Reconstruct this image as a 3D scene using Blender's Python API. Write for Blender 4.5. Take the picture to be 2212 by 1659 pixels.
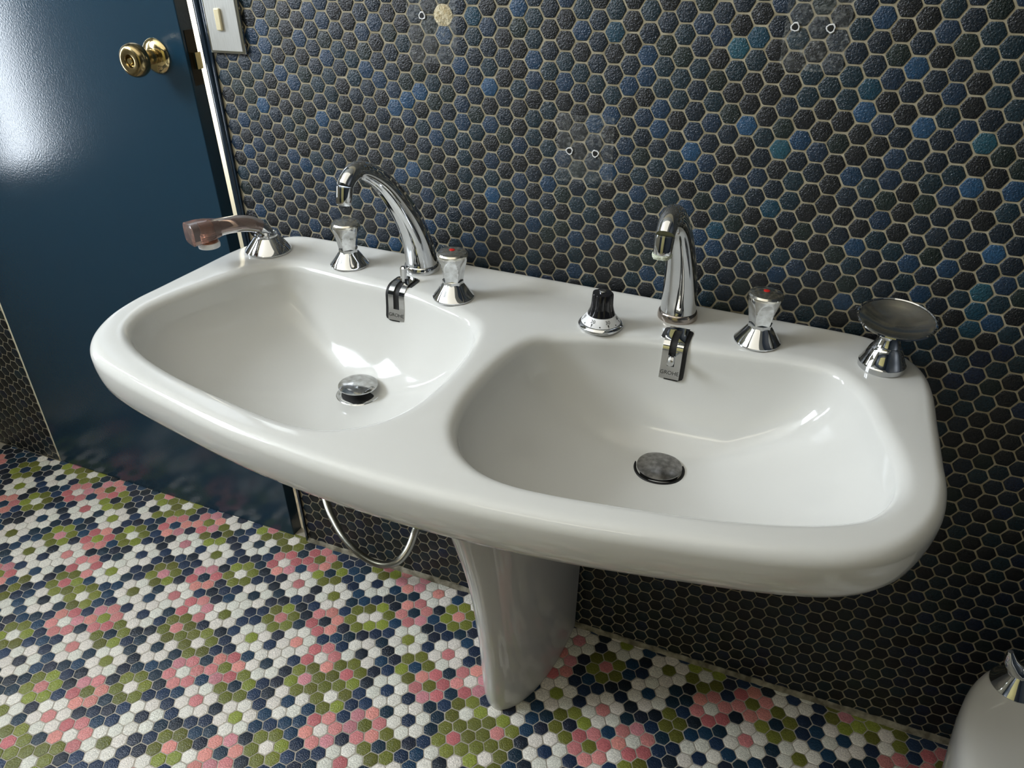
import bpy, bmesh, math, random
from mathutils import Vector, Matrix
from mathutils.geometry import delaunay_2d_cdt
from mathutils.bvhtree import BVHTree
random.seed(7)
for o in list(bpy.data.objects): bpy.data.objects.remove(o)
S = bpy.context.scene
COL = S.collection
P = 0.0265                      # one tile pitch in metres; 'lattice' units below are tiles
Y0 = 42.92                      # tile rows from the wall lattice origin down to the floor
def W(x, y, z): return Vector((x*P, z*P, (Y0-y)*P))     # lattice (right, down, into wall) -> world

# ---------------------------------------------------------------- camera
R = [[0.9221456533989797, 0.01320325042532813, 0.38661746998237945], [0.18946062990615967, 0.8559341145932071, -0.48112520323830943], [-0.337271498399926, 0.5169163043024948, 0.7867944272256379]]
def dirw(r): return Vector((r[0], r[2], -r[1]))
cx, cy, cz = dirw(R[0]), dirw(R[1]), dirw(R[2])
cam = bpy.data.cameras.new('camera'); camo = bpy.data.objects.new('camera', cam); COL.objects.link(camo)
M = Matrix((cx, -cy, -cz)).transposed().to_4x4()
M.translation = W(19.42158063, -4.61773911, -40.80566987)
camo.matrix_world = M
cam.sensor_width = 36; cam.lens = 36*1684.77/2212; cam.clip_start = 0.02; cam.clip_end = 60
S.camera = camo
# ---------------------------------------------------------------- light and exposure
S.view_settings.view_transform = 'Standard'; S.view_settings.look = 'None'
S.view_settings.gamma = 1; S.view_settings.use_curve_mapping = False
S.view_settings.exposure = 0.0
S.cycles.use_denoising = True
S.cycles.max_bounces = 10; S.cycles.diffuse_bounces = 5; S.cycles.glossy_bounces = 6; S.cycles.transmission_bounces = 8
S.cycles.sample_clamp_indirect = 6
wd = bpy.data.worlds.new('world'); S.world = wd; wd.use_nodes = True
bg = wd.node_tree.nodes['Background']; bg.inputs[0].default_value = (0.72, 0.84, 1.0, 1); bg.inputs[1].default_value = 1.0
def area(name, loc, target, sx, sy, power, col):
    l = bpy.data.lights.new(name, 'AREA'); l.shape = 'RECTANGLE'; l.size = sx; l.size_y = sy; l.energy = power; l.color = col
    o = bpy.data.objects.new(name, l); COL.objects.link(o); o.location = loc
    o.rotation_euler = (Vector(target)-Vector(loc)).to_track_quat('-Z', 'Y').to_euler(); return o
# daylight entering by the window in the left wall (lattice x=-55) and by the one in the wall behind the camera
WINS = [(-60, -18.5, -13, -26, 18, 12), (-60, -58, -28, -46, -17, 78)]     # x, z0, z1, y top, y sill, watts
for x_, z0_, z1_, ya_, yb_, pw in WINS:
    c = W(x_-2.5, (ya_+yb_)/2, (z0_+z1_)/2)
    area('window_daylight', c, c+Vector((1, 0, 0)), (z1_-z0_)*P, (yb_-ya_)*P, pw, (0.85, 0.92, 1.0))
c2 = W(-38, 0, 8)
area('hall_lamp', c2, W(-34, 10, 14), 0.12, 0.12, 9, (1.0, 0.93, 0.75))
c3 = W(60, -38, -50)
area('ceiling_fill', W(0, -46, -45), W(0, 0, -45), 2.0, 1.6, 10.5, (1.0, 0.93, 0.78))  # added overhead fill for warm ambient light, not a known fixture
area('far_wall_fill', W(10, -44, -72), W(10, 5, -95), 1.0, 0.3, 6.0, (1.0, 0.93, 0.72))  # unseen light added to brighten the yellow panel for warm bounce and reflections

# ---------------------------------------------------------------- materials
def mat(name, base=(0.8,0.8,0.8), rough=0.5, metal=0.0, **kw):
    m = bpy.data.materials.new(name); m.use_nodes = True; b = m.node_tree.nodes['Principled BSDF']
    b.inputs['Base Color'].default_value = (*base, 1); b.inputs['Roughness'].default_value = rough; b.inputs['Metallic'].default_value = metal
    for k, v in kw.items(): b.inputs[k.replace('_', ' ')].default_value = v
    return m
def nodes(m): return m.node_tree.nodes, m.node_tree.links, m.node_tree.nodes['Principled BSDF']
def noise(m, scale, detail=3, rough=0.5, coord='Object'):
    N, L, b = nodes(m); t = N.new('ShaderNodeTexCoord'); n = N.new('ShaderNodeTexNoise')
    n.inputs['Scale'].default_value = scale; n.inputs['Detail'].default_value = detail; n.inputs['Roughness'].default_value = rough
    L.new(t.outputs[coord], n.inputs['Vector']); return n
def bump(m, n, strength, dist, prev=None):
    N, L, b = nodes(m); u = N.new('ShaderNodeBump'); u.inputs['Strength'].default_value = strength; u.inputs['Distance'].default_value = dist
    L.new(n.outputs['Fac'], u.inputs['Height'])
    if prev: L.new(prev.outputs[0], u.inputs['Normal'])
    L.new(u.outputs[0], b.inputs['Normal']); return u
def mixnoise(m, scale, lo, hi, detail=3, mn=0.35, mx=0.65, sock='Base Color'):
    N, L, b = nodes(m); n = noise(m, scale, detail); r = N.new('ShaderNodeValToRGB')
    r.color_ramp.elements[0].position = mn; r.color_ramp.elements[1].position = mx
    r.color_ramp.elements[0].color = (*lo, 1); r.color_ramp.elements[1].color = (*hi, 1)
    L.new(n.outputs['Fac'], r.inputs[0]); L.new(r.outputs[0], b.inputs[sock]); return n
def tile_mat(name, rough, bscale, bdist, var):
    m = mat(name, rough=rough); N, L, b = nodes(m)
    a = N.new('ShaderNodeAttribute'); a.attribute_name = 'tint'
    n = noise(m, var, 4, 0.6); mr = N.new('ShaderNodeMapRange'); mr.inputs[1].default_value = 0.3; mr.inputs[2].default_value = 0.7
    mr.inputs[3].default_value = 0.72; mr.inputs[4].default_value = 1.35
    mx = N.new('ShaderNodeMix'); mx.data_type = 'RGBA'; mx.blend_type = 'MULTIPLY'; mx.inputs[0].default_value = 1
    L.new(n.outputs['Fac'], mr.inputs[0]); L.new(a.outputs['Color'], mx.inputs[6]); L.new(mr.outputs[0], mx.inputs[7]); L.new(mx.outputs[2], b.inputs['Base Color'])
    h = noise(m, bscale, 3, 0.55); bump(m, h, 1.0, bdist)
    # glaze: slightly uneven gloss
    return m
M_WT = tile_mat('wall_tile_glaze', 0.09, 460, 0.0017, 500)
M_FT = tile_mat('floor_tile_glaze', 0.11, 400, 0.0015, 420)
M_GROUT = mat('wall_grout', rough=0.85); mixnoise(M_GROUT, 60, (0.22, 0.19, 0.12), (0.36, 0.32, 0.23), 5)
M_FGROUT = mat('floor_grout', rough=0.7); mixnoise(M_FGROUT, 40, (0.30, 0.27, 0.22), (0.44, 0.40, 0.33), 5)
M_CER = mat('white_glazed_ceramic', (0.60, 0.597, 0.57), 0.09, Specular_IOR_Level=0.42)
M_CHR = mat('chrome', (0.62, 0.63, 0.64), 0.045, 1.0)
M_CHRW = mat('worn_chrome', rough=0.12, metal=1.0); mixnoise(M_CHRW, 90, (0.42, 0.42, 0.41), (0.66, 0.67, 0.68), 4)
n_ = noise(M_CHRW, 160, 3); bump(M_CHRW, n_, 0.25, 0.0004)
M_NICK = mat('nickel_ring', (0.42, 0.37, 0.33), 0.18, 1.0)
M_HOSE = mat('dull_ribbed_steel', (0.40, 0.39, 0.34), 0.28, 1.0)
M_SATIN = mat('satin_chrome', (0.66, 0.64, 0.58), 0.17, 1.0)
M_CAP = mat('scratched_metal_cap', rough=0.3, metal=1.0); mixnoise(M_CAP, 120, (0.17, 0.165, 0.16), (0.33, 0.32, 0.31), 5)
M_BRASS = mat('aged_brass', rough=0.2, metal=1.0); mixnoise(M_BRASS, 50, (0.24, 0.18, 0.085), (0.42, 0.33, 0.17), 4)
M_BRASS2 = mat('polished_brass', (0.60, 0.49, 0.26), 0.12, 1.0)
M_BLK = mat('black_plastic', (0.008, 0.008, 0.010), 0.12)
M_DARK = mat('dark_void', (0.004, 0.004, 0.004), 0.6)
M_RED = mat('red_enamel', (0.55, 0.02, 0.015), 0.2)
M_WHT = mat('white_dial', (0.72, 0.72, 0.72), 0.25)
M_CREAM = mat('cream_rocker', (0.66, 0.58, 0.38), 0.4)
M_SCALE = mat('lime_scale', rough=0.9); mixnoise(M_SCALE, 900, (0.30, 0.36, 0.22), (0.75, 0.75, 0.66), 4); bump(M_SCALE, noise(M_SCALE, 900, 4), 1, 0.001)
M_DOOR = mat('blue_gloss_paint', (0.010, 0.034, 0.058), 0.17); bump(M_DOOR, noise(M_DOOR, 260, 2), 0.35, 0.0006)
M_FRAME = mat('dark_blue_frame_paint', (0.008, 0.016, 0.026), 0.16)
M_PLATE = mat('brushed_aluminium_plate', rough=0.35, metal=0.6)
N, L, b = nodes(M_PLATE); tc = N.new('ShaderNodeTexCoord'); mp = N.new('ShaderNodeMapping'); mp.inputs['Scale'].default_value = (900, 900, 40)
ns = N.new('ShaderNodeTexNoise'); ns.inputs['Scale'].default_value = 1; rp = N.new('ShaderNodeValToRGB')
rp.color_ramp.elements[0].color = (0.50, 0.50, 0.47, 1); rp.color_ramp.elements[1].color = (0.78, 0.78, 0.76, 1)
L.new(tc.outputs['Object'], mp.inputs[0]); L.new(mp.outputs[0], ns.inputs['Vector']); L.new(ns.outputs['Fac'], rp.inputs[0]); L.new(rp.outputs[0], b.inputs['Base Color'])
M_AMB = mat('smoky_brown_clear_plastic', (0.36, 0.27, 0.245), 0.07, Transmission_Weight=0.72, IOR=1.35)
M_COP = mat('copper_coloured_insert', (0.50, 0.27, 0.18), 0.3, 0.8)
M_PLASTER = mat('raw_plaster', rough=0.95); mixnoise(M_PLASTER, 220, (0.40, 0.32, 0.18), (0.68, 0.60, 0.42), 5); bump(M_PLASTER, noise(M_PLASTER, 260, 4), 1, 0.003)
M_CAULK = mat('grimy_joint_filler', rough=0.9); mixnoise(M_CAULK, 55, (0.12, 0.105, 0.07), (0.36, 0.33, 0.25), 6); bump(M_CAULK, noise(M_CAULK, 200, 4), 1, 0.002)
M_CEIL = mat('white_ceiling_paint', (0.62, 0.61, 0.56), 0.9)
M_YEL = mat('pale_yellow_paint', (0.42, 0.38, 0.17), 0.8)
M_DKW = mat('dark_blue_tiled_far_wall', (0.02, 0.028, 0.04), 0.35)
M_WALLP = mat('off_white_wall_paint', (0.45, 0.44, 0.38), 0.85)
M_HALL = mat('hall_white_paint', (0.8, 0.78, 0.7), 0.9)
M_GLASS = mat('window_glass', (1, 1, 1), 0.0, Transmission_Weight=1.0, IOR=1.02)
M_RES = bpy.data.materials.new('dried_adhesive_film'); M_RES.use_nodes = True
N = M_RES.node_tree.nodes; L = M_RES.node_tree.links; b = N['Principled BSDF']; b.inputs['Base Color'].default_value = (0.6, 0.62, 0.6, 1); b.inputs['Roughness'].default_value = 0.25
tr = N.new('ShaderNodeBsdfTransparent'); mxs = N.new('ShaderNodeMixShader'); n = noise(M_RES, 180, 5, 0.7); r = N.new('ShaderNodeValToRGB')
r.color_ramp.elements[0].position = 0.50; r.color_ramp.elements[0].color = (0.03, 0.03, 0.03, 1); r.color_ramp.elements[1].position = 0.72; r.color_ramp.elements[1].color = (0.28, 0.28, 0.28, 1)
L.new(n.outputs['Fac'], r.inputs[0]); L.new(r.outputs[0], mxs.inputs[0]); L.new(tr.outputs[0], mxs.inputs[1]); L.new(b.outputs[0], mxs.inputs[2]); L.new(mxs.outputs[0], N['Material Output'].inputs[0])

# ---------------------------------------------------------------- object helpers
def obj(name, V, F, m, parent=None, sharp=35, smooth=True, mats=None, fm=None):
    me = bpy.data.meshes.new(name); me.from_pydata([tuple(v) for v in V], [], F); me.update()
    if smooth:
        me.shade_smooth(); me.set_sharp_from_angle(angle=math.radians(sharp))
    for mm in (mats or [m]): me.materials.append(mm)
    if fm: me.polygons.foreach_set('material_index', fm)
    o = bpy.data.objects.new(name, me); COL.objects.link(o)
    if parent: o.parent = parent
    return o
def tag(o, label=None, cat=None, group=None, kind=None):
    for k, v in (('label', label), ('category', cat), ('group', group), ('kind', kind)):
        if v: o[k] = v
    return o
def empty(name, loc=(0, 0, 0), label=None, cat=None, group=None, mw=None):
    o = bpy.data.objects.new(name, None); COL.objects.link(o); o.empty_display_size = 0.02
    if mw is not None: o.matrix_world = mw
    else: o.location = loc
    return tag(o, label, cat, group)
class MB:
    def __init__(s): s.V = []; s.F = []
    def add(s, V, F):
        k = len(s.V); s.V += [Vector(v) for v in V]; s.F += [[i+k for i in f] for f in F]; return s
    def box(s, a, b, T=None):
        V = [Vector((x, y, z)) for x in (a[0], b[0]) for y in (a[1], b[1]) for z in (a[2], b[2])]
        if T: V = [T(v) for v in V]
        return s.add(V, [[0,1,3,2],[4,6,7,5],[0,4,5,1],[2,3,7,6],[0,2,6,4],[1,5,7,3]])
    def lathe(s, prof, n=64, T=None, mod=None, cap=(True, True)):
        V = []; F = []
        for i, (r, h) in enumerate(prof):
            for j in range(n):
                a = 2*math.pi*j/n; rr = r*(mod(a, i, h) if mod else 1)
                V.append(Vector((rr*math.cos(a), rr*math.sin(a), h)))
        for i in range(len(prof)-1):
            for j in range(n):
                k = (j+1) % n; F.append([i*n+j, i*n+k, (i+1)*n+k, (i+1)*n+j])
        if cap[0]: F.append([j for j in range(n)][::-1])
        if cap[1]: F.append([(len(prof)-1)*n+j for j in range(n)])
        if T: V = [T @ v for v in V]
        return s.add(V, F)
    def tube(s, path, radii, n=24, mod=None, caps=True, up=Vector((0, 0, 1)), flat=None):
        pts = [Vector(p) for p in path]; m = len(pts); V = []; F = []
        side = None
        for i, p in enumerate(pts):
            t = (pts[min(i+1, m-1)]-pts[max(i-1, 0)]).normalized()
            if side is None:
                side = t.cross(up)
                if side.length < 1e-4: side = t.cross(Vector((0, 1, 0)))
                side.normalize()
            else:
                side = (side - t*side.dot(t)).normalized()
            nrm = side.cross(t)
            r = radii[i] if isinstance(radii, (list, tuple)) else radii
            for j in range(n):
                a = 2*math.pi*j/n; k = r*(mod(a, i/(m-1)) if mod else 1)
                f = flat[i] if flat else 1
                V.append(p + side*(k*math.cos(a)) + nrm*(k*math.sin(a)*f))
        for i in range(m-1):
            for j in range(n):
                k = (j+1) % n; F.append([i*n+j, i*n+k, (i+1)*n+k, (i+1)*n+j])
        if caps: F.append(list(range(n))[::-1]); F.append([(m-1)*n+j for j in range(n)])
        return s.add(V, F)
    def build(s, name, m, parent=None, scale=1.0, **kw):
        return obj(name, [v*scale for v in s.V], s.F, m, parent, **kw)
def catmull(pts, sub=8, closed=False):
    out = []; n = len(pts); g = (lambda i: pts[i % n]) if closed else (lambda i: pts[max(0, min(n-1, i))])
    for i in range(n if closed else n-1):
        p0, p1, p2, p3 = g(i-1), g(i), g(i+1), g(i+2)
        for k in range(sub):
            t = k/sub
            out.append(tuple(0.5*((2*b)+(-a+c_)*t+(2*a-5*b+4*c_-d)*t*t+(-a+3*b-3*c_+d)*t**3) for a, b, c_, d in zip(p0, p1, p2, p3)))
    if not closed: out.append(tuple(pts[-1]))
    return out
def text_mesh(txt, size, depth):
    cu = bpy.data.curves.new('t', 'FONT'); cu.body = txt; cu.size = size; cu.extrude = depth; cu.align_x = 'CENTER'; cu.align_y = 'CENTER'; cu.resolution_u = 3
    o = bpy.data.objects.new('t', cu); COL.objects.link(o); bpy.context.view_layer.update()
    me = bpy.data.meshes.new_from_object(o.evaluated_get(bpy.context.evaluated_depsgraph_get()))
    V = [v.co.copy() for v in me.vertices]; F = [list(p.vertices) for p in me.polygons]
    bpy.data.objects.remove(o); bpy.data.curves.remove(cu); bpy.data.meshes.remove(me); return V, F
def lin(c): return tuple((v/12.92 if v <= 0.04045 else ((v+0.055)/1.055)**2.4) for v in c)
def rgb(r, g, b): return lin((r/255, g/255, b/255))

# ---------------------------------------------------------------- tiled surfaces (tiles are surface pattern of one mesh)
S3 = math.sqrt(3)/2
def tiled(name, cells, to3d, tint, thick, size, mt, mg, base_quads, clip=None, bev=0.05, missing=()):
    """flat-top hexagons; cells = (c, v) lattice indices; to3d(u, w, h) -> world"""
    V = []; F = []; fm = []; cols = []
    for q in base_quads:
        k = len(V); V += [to3d(a, b_, 0) for a, b_ in q]; F.append([k, k+1, k+2, k+3]); fm.append(1); cols += [(1, 1, 1)]*4
    for (c_, v_) in cells:
        if (c_, v_) in missing: continue
        u0, w0 = c_*S3, v_/2; col = tint(c_, v_)
        rr = size/2/S3; jit = [random.uniform(-0.012, 0.012) for _ in range(12)]; jx, jy = random.uniform(-.012, .012), random.uniform(-.012, .012)
        def ring(r):
            pts = []
            for i in range(6):
                a0 = math.radians(60*i)
                for s_ in (-1, 1):     # two vertices per corner: rounded corners
                    a = a0 + s_*math.radians(5); rad = r*(0.99+jit[(2*i+(s_ > 0)) % 12])
                    pts.append((u0+jx+rad*math.cos(a), w0+jy+rad*math.sin(a)))
            if clip: pts = [clip(p_) for p_ in pts]
            return pts
        r0, r1, r2 = ring(rr), ring(rr-bev*0.25), ring(rr-bev*.9)
        if clip and (max(p_[0] for p_ in r0)-min(p_[0] for p_ in r0) < 0.12 or max(p_[1] for p_ in r0)-min(p_[1] for p_ in r0) < 0.12): continue
        k = len(V)
        tilt = random.uniform(-.006, .006), random.uniform(-.006, .006)
        V += [to3d(a, b_, 0) for a, b_ in r0]
        V += [to3d(a, b_, thick*0.7) for a, b_ in r1]
        V += [to3d(a, b_, thick+tilt[0]*(a-u0)+tilt[1]*(b_-w0)) for a, b_ in r2]
        cols += [col]*36
        for L_ in (0, 12):
            for i in range(12):
                j = (i+1) % 12; F.append([k+L_+i, k+L_+j, k+L_+12+j, k+L_+12+i]); fm.append(0)
        F.append([k+24+i for i in range(12)]); fm.append(0)
    o = obj(name, V, F, None, mats=[mt, mg], fm=fm, sharp=50)
    at = o.data.attributes.new('tint', 'FLOAT_COLOR', 'POINT')
    at.data.foreach_set('color', [x for c_ in cols for x in (*c_, 1)])
    o['kind'] = 'structure'; return o
WALLT = "B3,-1 b11,3 b11,5 b10,6 b6,6 b5,17 b4,4 b23,-1 b7,1 b12,8 b9,9 b8,10 b14,14 b20,10 b9,15 b12,10 B29,13 b31,13 b10,20 b7,23 b4,22 B25,3 B23,7 B17,9 B26,8 B14,12 t9,1 t23,5 t16,20 t17,1 T16,2 T29,9 T19,11 b-13,3 b-16,4 b-11,5 b-15,7 b-14,8 b-19,13 b-19,17 b-16,2 b-17,3 B-17,11 B-12,12 b-15,17 b-14,18 B-5,9 B-6,10 B-4,8 B1,7 b-1,5 b-7,7 b-1,11 b1,11 b-3,13 b-2,2 b-8,6 t0,0 b-12,20 b-6,18 b-9,21 b-14,26 b-9,27 b-1,25 b0,26 b-4,24 b-19,25 B-5,17 B1,19 B-7,27 B31,19 b29,21 b24,20 b27,21 b23,13 T31,23 b24,26 b28,24 b32,26 t31,25 t31,27 b14,18 b15,21 b16,22 b12,26 b13,27 b20,24 b7,27 b11,17 b9,23 t19,17"
special = {}
for t_ in WALLT.split():
    a, b_ = t_[1:].split(','); special[(int(a), int(b_))] = t_[0]
def wtint(c_, v_):
    k = special.get((c_, v_)); j = random.uniform(0.85, 1.15)
    if k == 'B': col = rgb(36, 76, 110)
    elif k == 'b': col = rgb(26, 58, 86)
    elif k == 't': col = rgb(20, 66, 86)
    elif k == 'T': col = rgb(34, 82, 98)
    else:
        r_ = random.random(); seen = v_ < 29
        if r_ < 0.33: col = rgb(21, 26, 32)
        elif r_ < 0.60: col = rgb(20, 35, 49)
        elif r_ < 0.80: col = rgb(20, 44, 56)
        elif r_ < 0.90: col = rgb(22, 38, 38)
        elif seen: col = rgb(26, 48, 70)
        else: col = rgb(20, 36, 62)
    return tuple(x*j*.66 for x in col)
XL = -17.86                     # left cut of the tiling beside the door frame
wall3 = lambda u, w, h: W(u, w, -h)
def wclip(p_): return (max(p_[0], XL), min(p_[1], Y0+0.3+0.0093*p_[0]-0.12))
def cells_in(c0, c1, v0, v1): return [(c_, v_) for c_ in range(c0, c1+1) for v_ in range(v0, v1+1) if (c_+v_) % 2 == 0]
XR = 62
wall = tiled('wall_back', cells_in(-20, 70, -30, 88), wall3, wtint, 0.035, 0.885, M_WT, M_GROUT,
             [[(XL-.06, Y0+.6), (XR, Y0+.6), (XR, -48), (XL-.06, -48)]], wclip, missing={(-2, 0)})
XH = -48.1
def wclip2(p_): return (min(p_[0], XH-.02), min(p_[1], Y0-0.65))
tiled('wall_back_left', cells_in(-70, -55, 0, 88), wall3, wtint, 0.035, 0.885, M_WT, M_GROUT, [[(-60, Y0+.6), (XH, Y0+.6), (XH, -48), (-60, -48)]], wclip2)
# floor
FY0, FA, FB, FYAW, FU, FW = 42.9175, 0.0092784, -0.0165071, -0.00995226, 0.01558, 0.35101
def flo(u, w, h):
    u, w = u+FU*S3, w+FW/2
    ca, sa = math.cos(FYAW), math.sin(FYAW); x = ca*u-sa*w; z = sa*u+ca*w
    return W(x, FY0+FA*x+FB*z-h, z)
FLOW = """GW-36,-26 PW-35,-31 PG-32,-28 WD-39,-29 WG-32,-22 WD-29,-25 WD-49,-15 WG-50,-20 WG-46,-22 GP-45,-17 GW-52,-12 GD-44,-6 PW-49,-7 PG-46,-4 WP-46,-10 WG-42,-10 WD-39,-5 GW-50,-2 GP-53,-1 WD-53,-5 WG-56,-10 WD-57,-1 GD-58,-6 PD-35,-7 GW-38,-4 WP-32,-10 PG-41,-15 GW-38,-12 WD-35,-15 WG-36,-20 PW-39,-21 WP-42,-20 GP-31,-17 GP-39,-25 PD-55,-15 PG-46,-28 WD-43,-25 GP-39,-1 GW-36,-2 PG-32,-4 WG-28,-10 GD-30,-6 WD-29,-1 WD-25,-5 GP-25,-1 GW-22,-2 PW-21,-7 PG-18,-4 WP-18,-10 GD-16,-6 WG-14,-10 PD-27,-15 GW-24,-12 WD-21,-15 WG-22,-20 PW-25,-21 WP-28,-20 GP-25,-25 GP-17,-17 PD-13,-15 GW-38,-36 WP-32,-34 GD-30,-30 WG-28,-34 WD-35,-39 GP-31,-41 PG-27,-39 GW-24,-36 WD-25,-29 WP-28,-44 WD-21,-39 PW-25,-45 WG-22,-44 GP-17,-41 GW-26,-50 GP-29,-49 WG-32,-46 WD-30,-46 WP-18,-46 PW-21,-31 PG-18,-28 GW-22,-26 WG-18,-22 WP-14,-20 WD-15,-25 PW-11,-21 GP-11,-25 GW-8,-26 GD-16,-30 WP-18,-34 WG-14,-34 WD-11,-29 PW-7,-31 GW-10,-36 PD-13,-39 WP-14,-42 WP-1,-13 WD-8,-18 GP-8,-22 GD-3,-17 PG-1,-19 PW2,-16 WD-4,-22 PG-4,-28 WD-1,-25 GD-2,-30 GW3,-21 GP3,-25 GP6,-22 GW6,-26 WD3,-29 WP-4,-34 WG0,-34 GP-11,-1 PW-8,-2 WD-11,-5 WP-5,-3 PD-6,-8 GW-10,-12 GW-9,-11 GP-2,-6 WG-5,-13 WG-1,-1 WP9,-3 WG13,-1 GP12,-6 WP13,-13 PW8,-8 WG9,-13 GD11,-17 PG13,-19 PW16,-16 WD10,-22 WD15,-21 WD16,-8 WG17,-3 GW20,-2 PW21,-7 WD21,-15 PG24,-4 GD26,-6 WD27,-1 GP31,-1 WD31,-5 GW34,-2 WG28,-10 WP24,-10 PG38,-4 PW35,-7"""
SING = """W-42,-32 W-41,-33 G-43,-29 G-43,-31 G18,-10 G18,-12 G19,-11 G19,-13 G16,-20 G17,-19 P13,-21 G-25,-47 D-30,-44 G-8,0 G-10,0 W1,-9 W-2,-2 W-1,-3 W7,-19 W5,-19 W7,-17 W8,-14 W34,-4 G-43,-27"""
ft = {}
fl_ = []
for t_ in FLOW.split():
    a, b_ = t_[2:].split(','); fl_.append((t_[:2], int(a), int(b_)))
order = {'GD': 0, 'WD': 1, 'WG': 1, 'WP': 1, 'PW': 2, 'PG': 2, 'PD': 2, 'GP': 3, 'GW': 3}
# outside the photographed part the sheet pattern simply goes on
have = {(c_, v_) for _, c_, v_ in fl_}
motif = [f_ for f_ in fl_ if -38 <= f_[1] <= -11 and -30 <= f_[2] <= -1]
for k_, c_, v_ in motif:
    for dc in (28, 56, 84, -28):
        for dv in (0, -30, -60):
            if dc <= 56 and dv == 0 and dc > 0: continue
            q_ = (c_+dc, v_+dv)
            if (q_[0]+q_[1]) % 2: q_ = (q_[0], q_[1]-1)
            vis = -58 <= q_[0] <= 36 and q_[1] > -47+0.9*max(0, q_[0]+10)
            if vis: continue
            if all(abs(q_[0]-h_[0])+abs(q_[1]-h_[1]) > 4 for h_ in have): fl_.append((k_, *q_)); have.add(q_)
NB = [(0, 2), (0, -2), (1, 1), (1, -1), (-1, 1), (-1, -1)]
for k_, c_, v_ in sorted(fl_, key=lambda t: order[t[0]]):
    for a, b_ in NB: ft[(c_+a, v_+b_)] = k_[0]
for k_, c_, v_ in fl_: ft[(c_, v_)] = k_[1]
for t_ in SING.split():
    a, b_ = t_[1:].split(','); ft[(int(a), int(b_))] = t_[0]
def ftint(c_, v_):
    k = ft.get((c_, v_), 'D'); j = random.uniform(0.86, 1.14)
    if k == 'W': col = random.choice([rgb(226, 221, 210), rgb(222, 214, 204), rgb(217, 215, 203)]); j = random.uniform(.95, 1.04)
    elif k == 'G': col = random.choice([rgb(106, 111, 48), rgb(118, 123, 54), rgb(98, 99, 44), rgb(130, 140, 58), rgb(102, 105, 46)])
    elif k == 'P': col = random.choice([rgb(202, 132, 128), rgb(194, 122, 122), rgb(208, 138, 128), rgb(194, 130, 136), rgb(186, 106, 108)])
    else: col = random.choice([rgb(34, 52, 78), rgb(30, 44, 66), rgb(36, 42, 56), rgb(30, 58, 82), rgb(28, 48, 62), rgb(30, 38, 48)])
    return tuple(x*j for x in col)
def fclip(p_): return (p_[0], min(p_[1], -0.22-0.0))
floor = tiled('floor', cells_in(-64, 60, -100, 1), flo, ftint, 0.03, 0.905, M_FT, M_FGROUT, [[(-64, -95), (76, -95), (76, 6), (-64, 6)]], fclip)
# joint filler along the wall foot
mb = MB(); rng = random.Random(3); n = 160; prev = None; V = []; F = []
for i in range(n+1):
    x = XL+(60-XL)*i/n; d = 0.30+rng.uniform(-.05, .07); h = 0.36+rng.uniform(-.06, .06)
    yb = FY0+FA*x
    V += [W(x, yb+.05, -d), W(x, yb-h*.45, -d*.72), W(x, yb-h, -.10), W(x, yb-h, .02)]
for i in range(n):
    for j in range(3): F.append([4*i+j, 4*i+j+1, 4*i+j+5, 4*i+j+4])
tag(obj('trim_1', V, F, M_CAULK), kind='structure')
# rest of the room
def slab(name, a, b_, m):
    lo = W(*a); hi = W(*b_)
    tag(MB().box((min(lo.x, hi.x), min(lo.y, hi.y), min(lo.z, hi.z)), (max(lo.x, hi.x), max(lo.y, hi.y), max(lo.z, hi.z))).build(name, m, sharp=30), kind='structure')
CE = -48
slab('ceiling', (-62, CE-2, -97), (XR+2, CE, 2), M_CEIL)
slab('wall_right', (XR, CE, -95), (XR+2, 45, 2), M_DKW)
def bx(mb_, a, b_):
    A_, B_ = W(*a), W(*b_); mb_.box([min(i, j) for i, j in zip(A_, B_)], [max(i, j) for i, j in zip(A_, B_)])
wx = -60; (_, p0, p1, pt, pb, _), (_, q0, q1, qt, qb, _) = WINS
mb = MB()
for a, b_ in [((wx-2, CE, p1), (wx, 45, 2)), ((wx-2, CE, p0), (wx, pt, p1)), ((wx-2, pb, p0), (wx, 45, p1)), ((wx-2, CE, q1), (wx, 45, p0)),
              ((wx-2, CE, q0), (wx, qt, q1)), ((wx-2, qb, q0), (wx, 45, q1)), ((wx-2, CE, -97), (wx, 45, q0))]: bx(mb, a, b_)
tag(mb.build('wall_left', M_WALLP, sharp=30), kind='structure')
M_WIN = mat('white_window_paint', (0.7, 0.7, 0.68), 0.4)
for n_, (x_, z0, z1, y0, y1, _) in enumerate(WINS):
    win = MB(); zm = (z0+z1)/2; ym = (y0+y1)/2
    for a, b_ in [((wx-1.6, y0, z0), (wx-.2, y1, z0+.6)), ((wx-1.6, y0, z1-.6), (wx-.2, y1, z1)), ((wx-1.6, y0, z0), (wx-.2, y0+.6, z1)), ((wx-1.6, y1-.6, z0), (wx-.2, y1, z1)),
                  ((wx-1.4, ym-.3, z0), (wx-.4, ym+.3, z1))] + ([((wx-1.4, y0, zm-.5), (wx-.4, y1, zm+.5))] if n_ else []): bx(win, a, b_)
    tag(win.build('window_%d' % (n_+1), M_WIN, sharp=30), kind='structure')
mb = MB()
for a, b_ in [((-62, CE, -97), (-14, 45, -95)), ((34, CE, -97), (XR+2, 45, -95)), ((-14, CE, -97), (34, -34, -95))]: bx(mb, a, b_)
tag(mb.build('wall_front', M_DKW, sharp=30), kind='structure')
mb = MB(); bx(mb, (-14, -34, -97), (34, 45, -95.6)); tag(mb.build('door_2', M_YEL, sharp=30), kind='structure')
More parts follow.
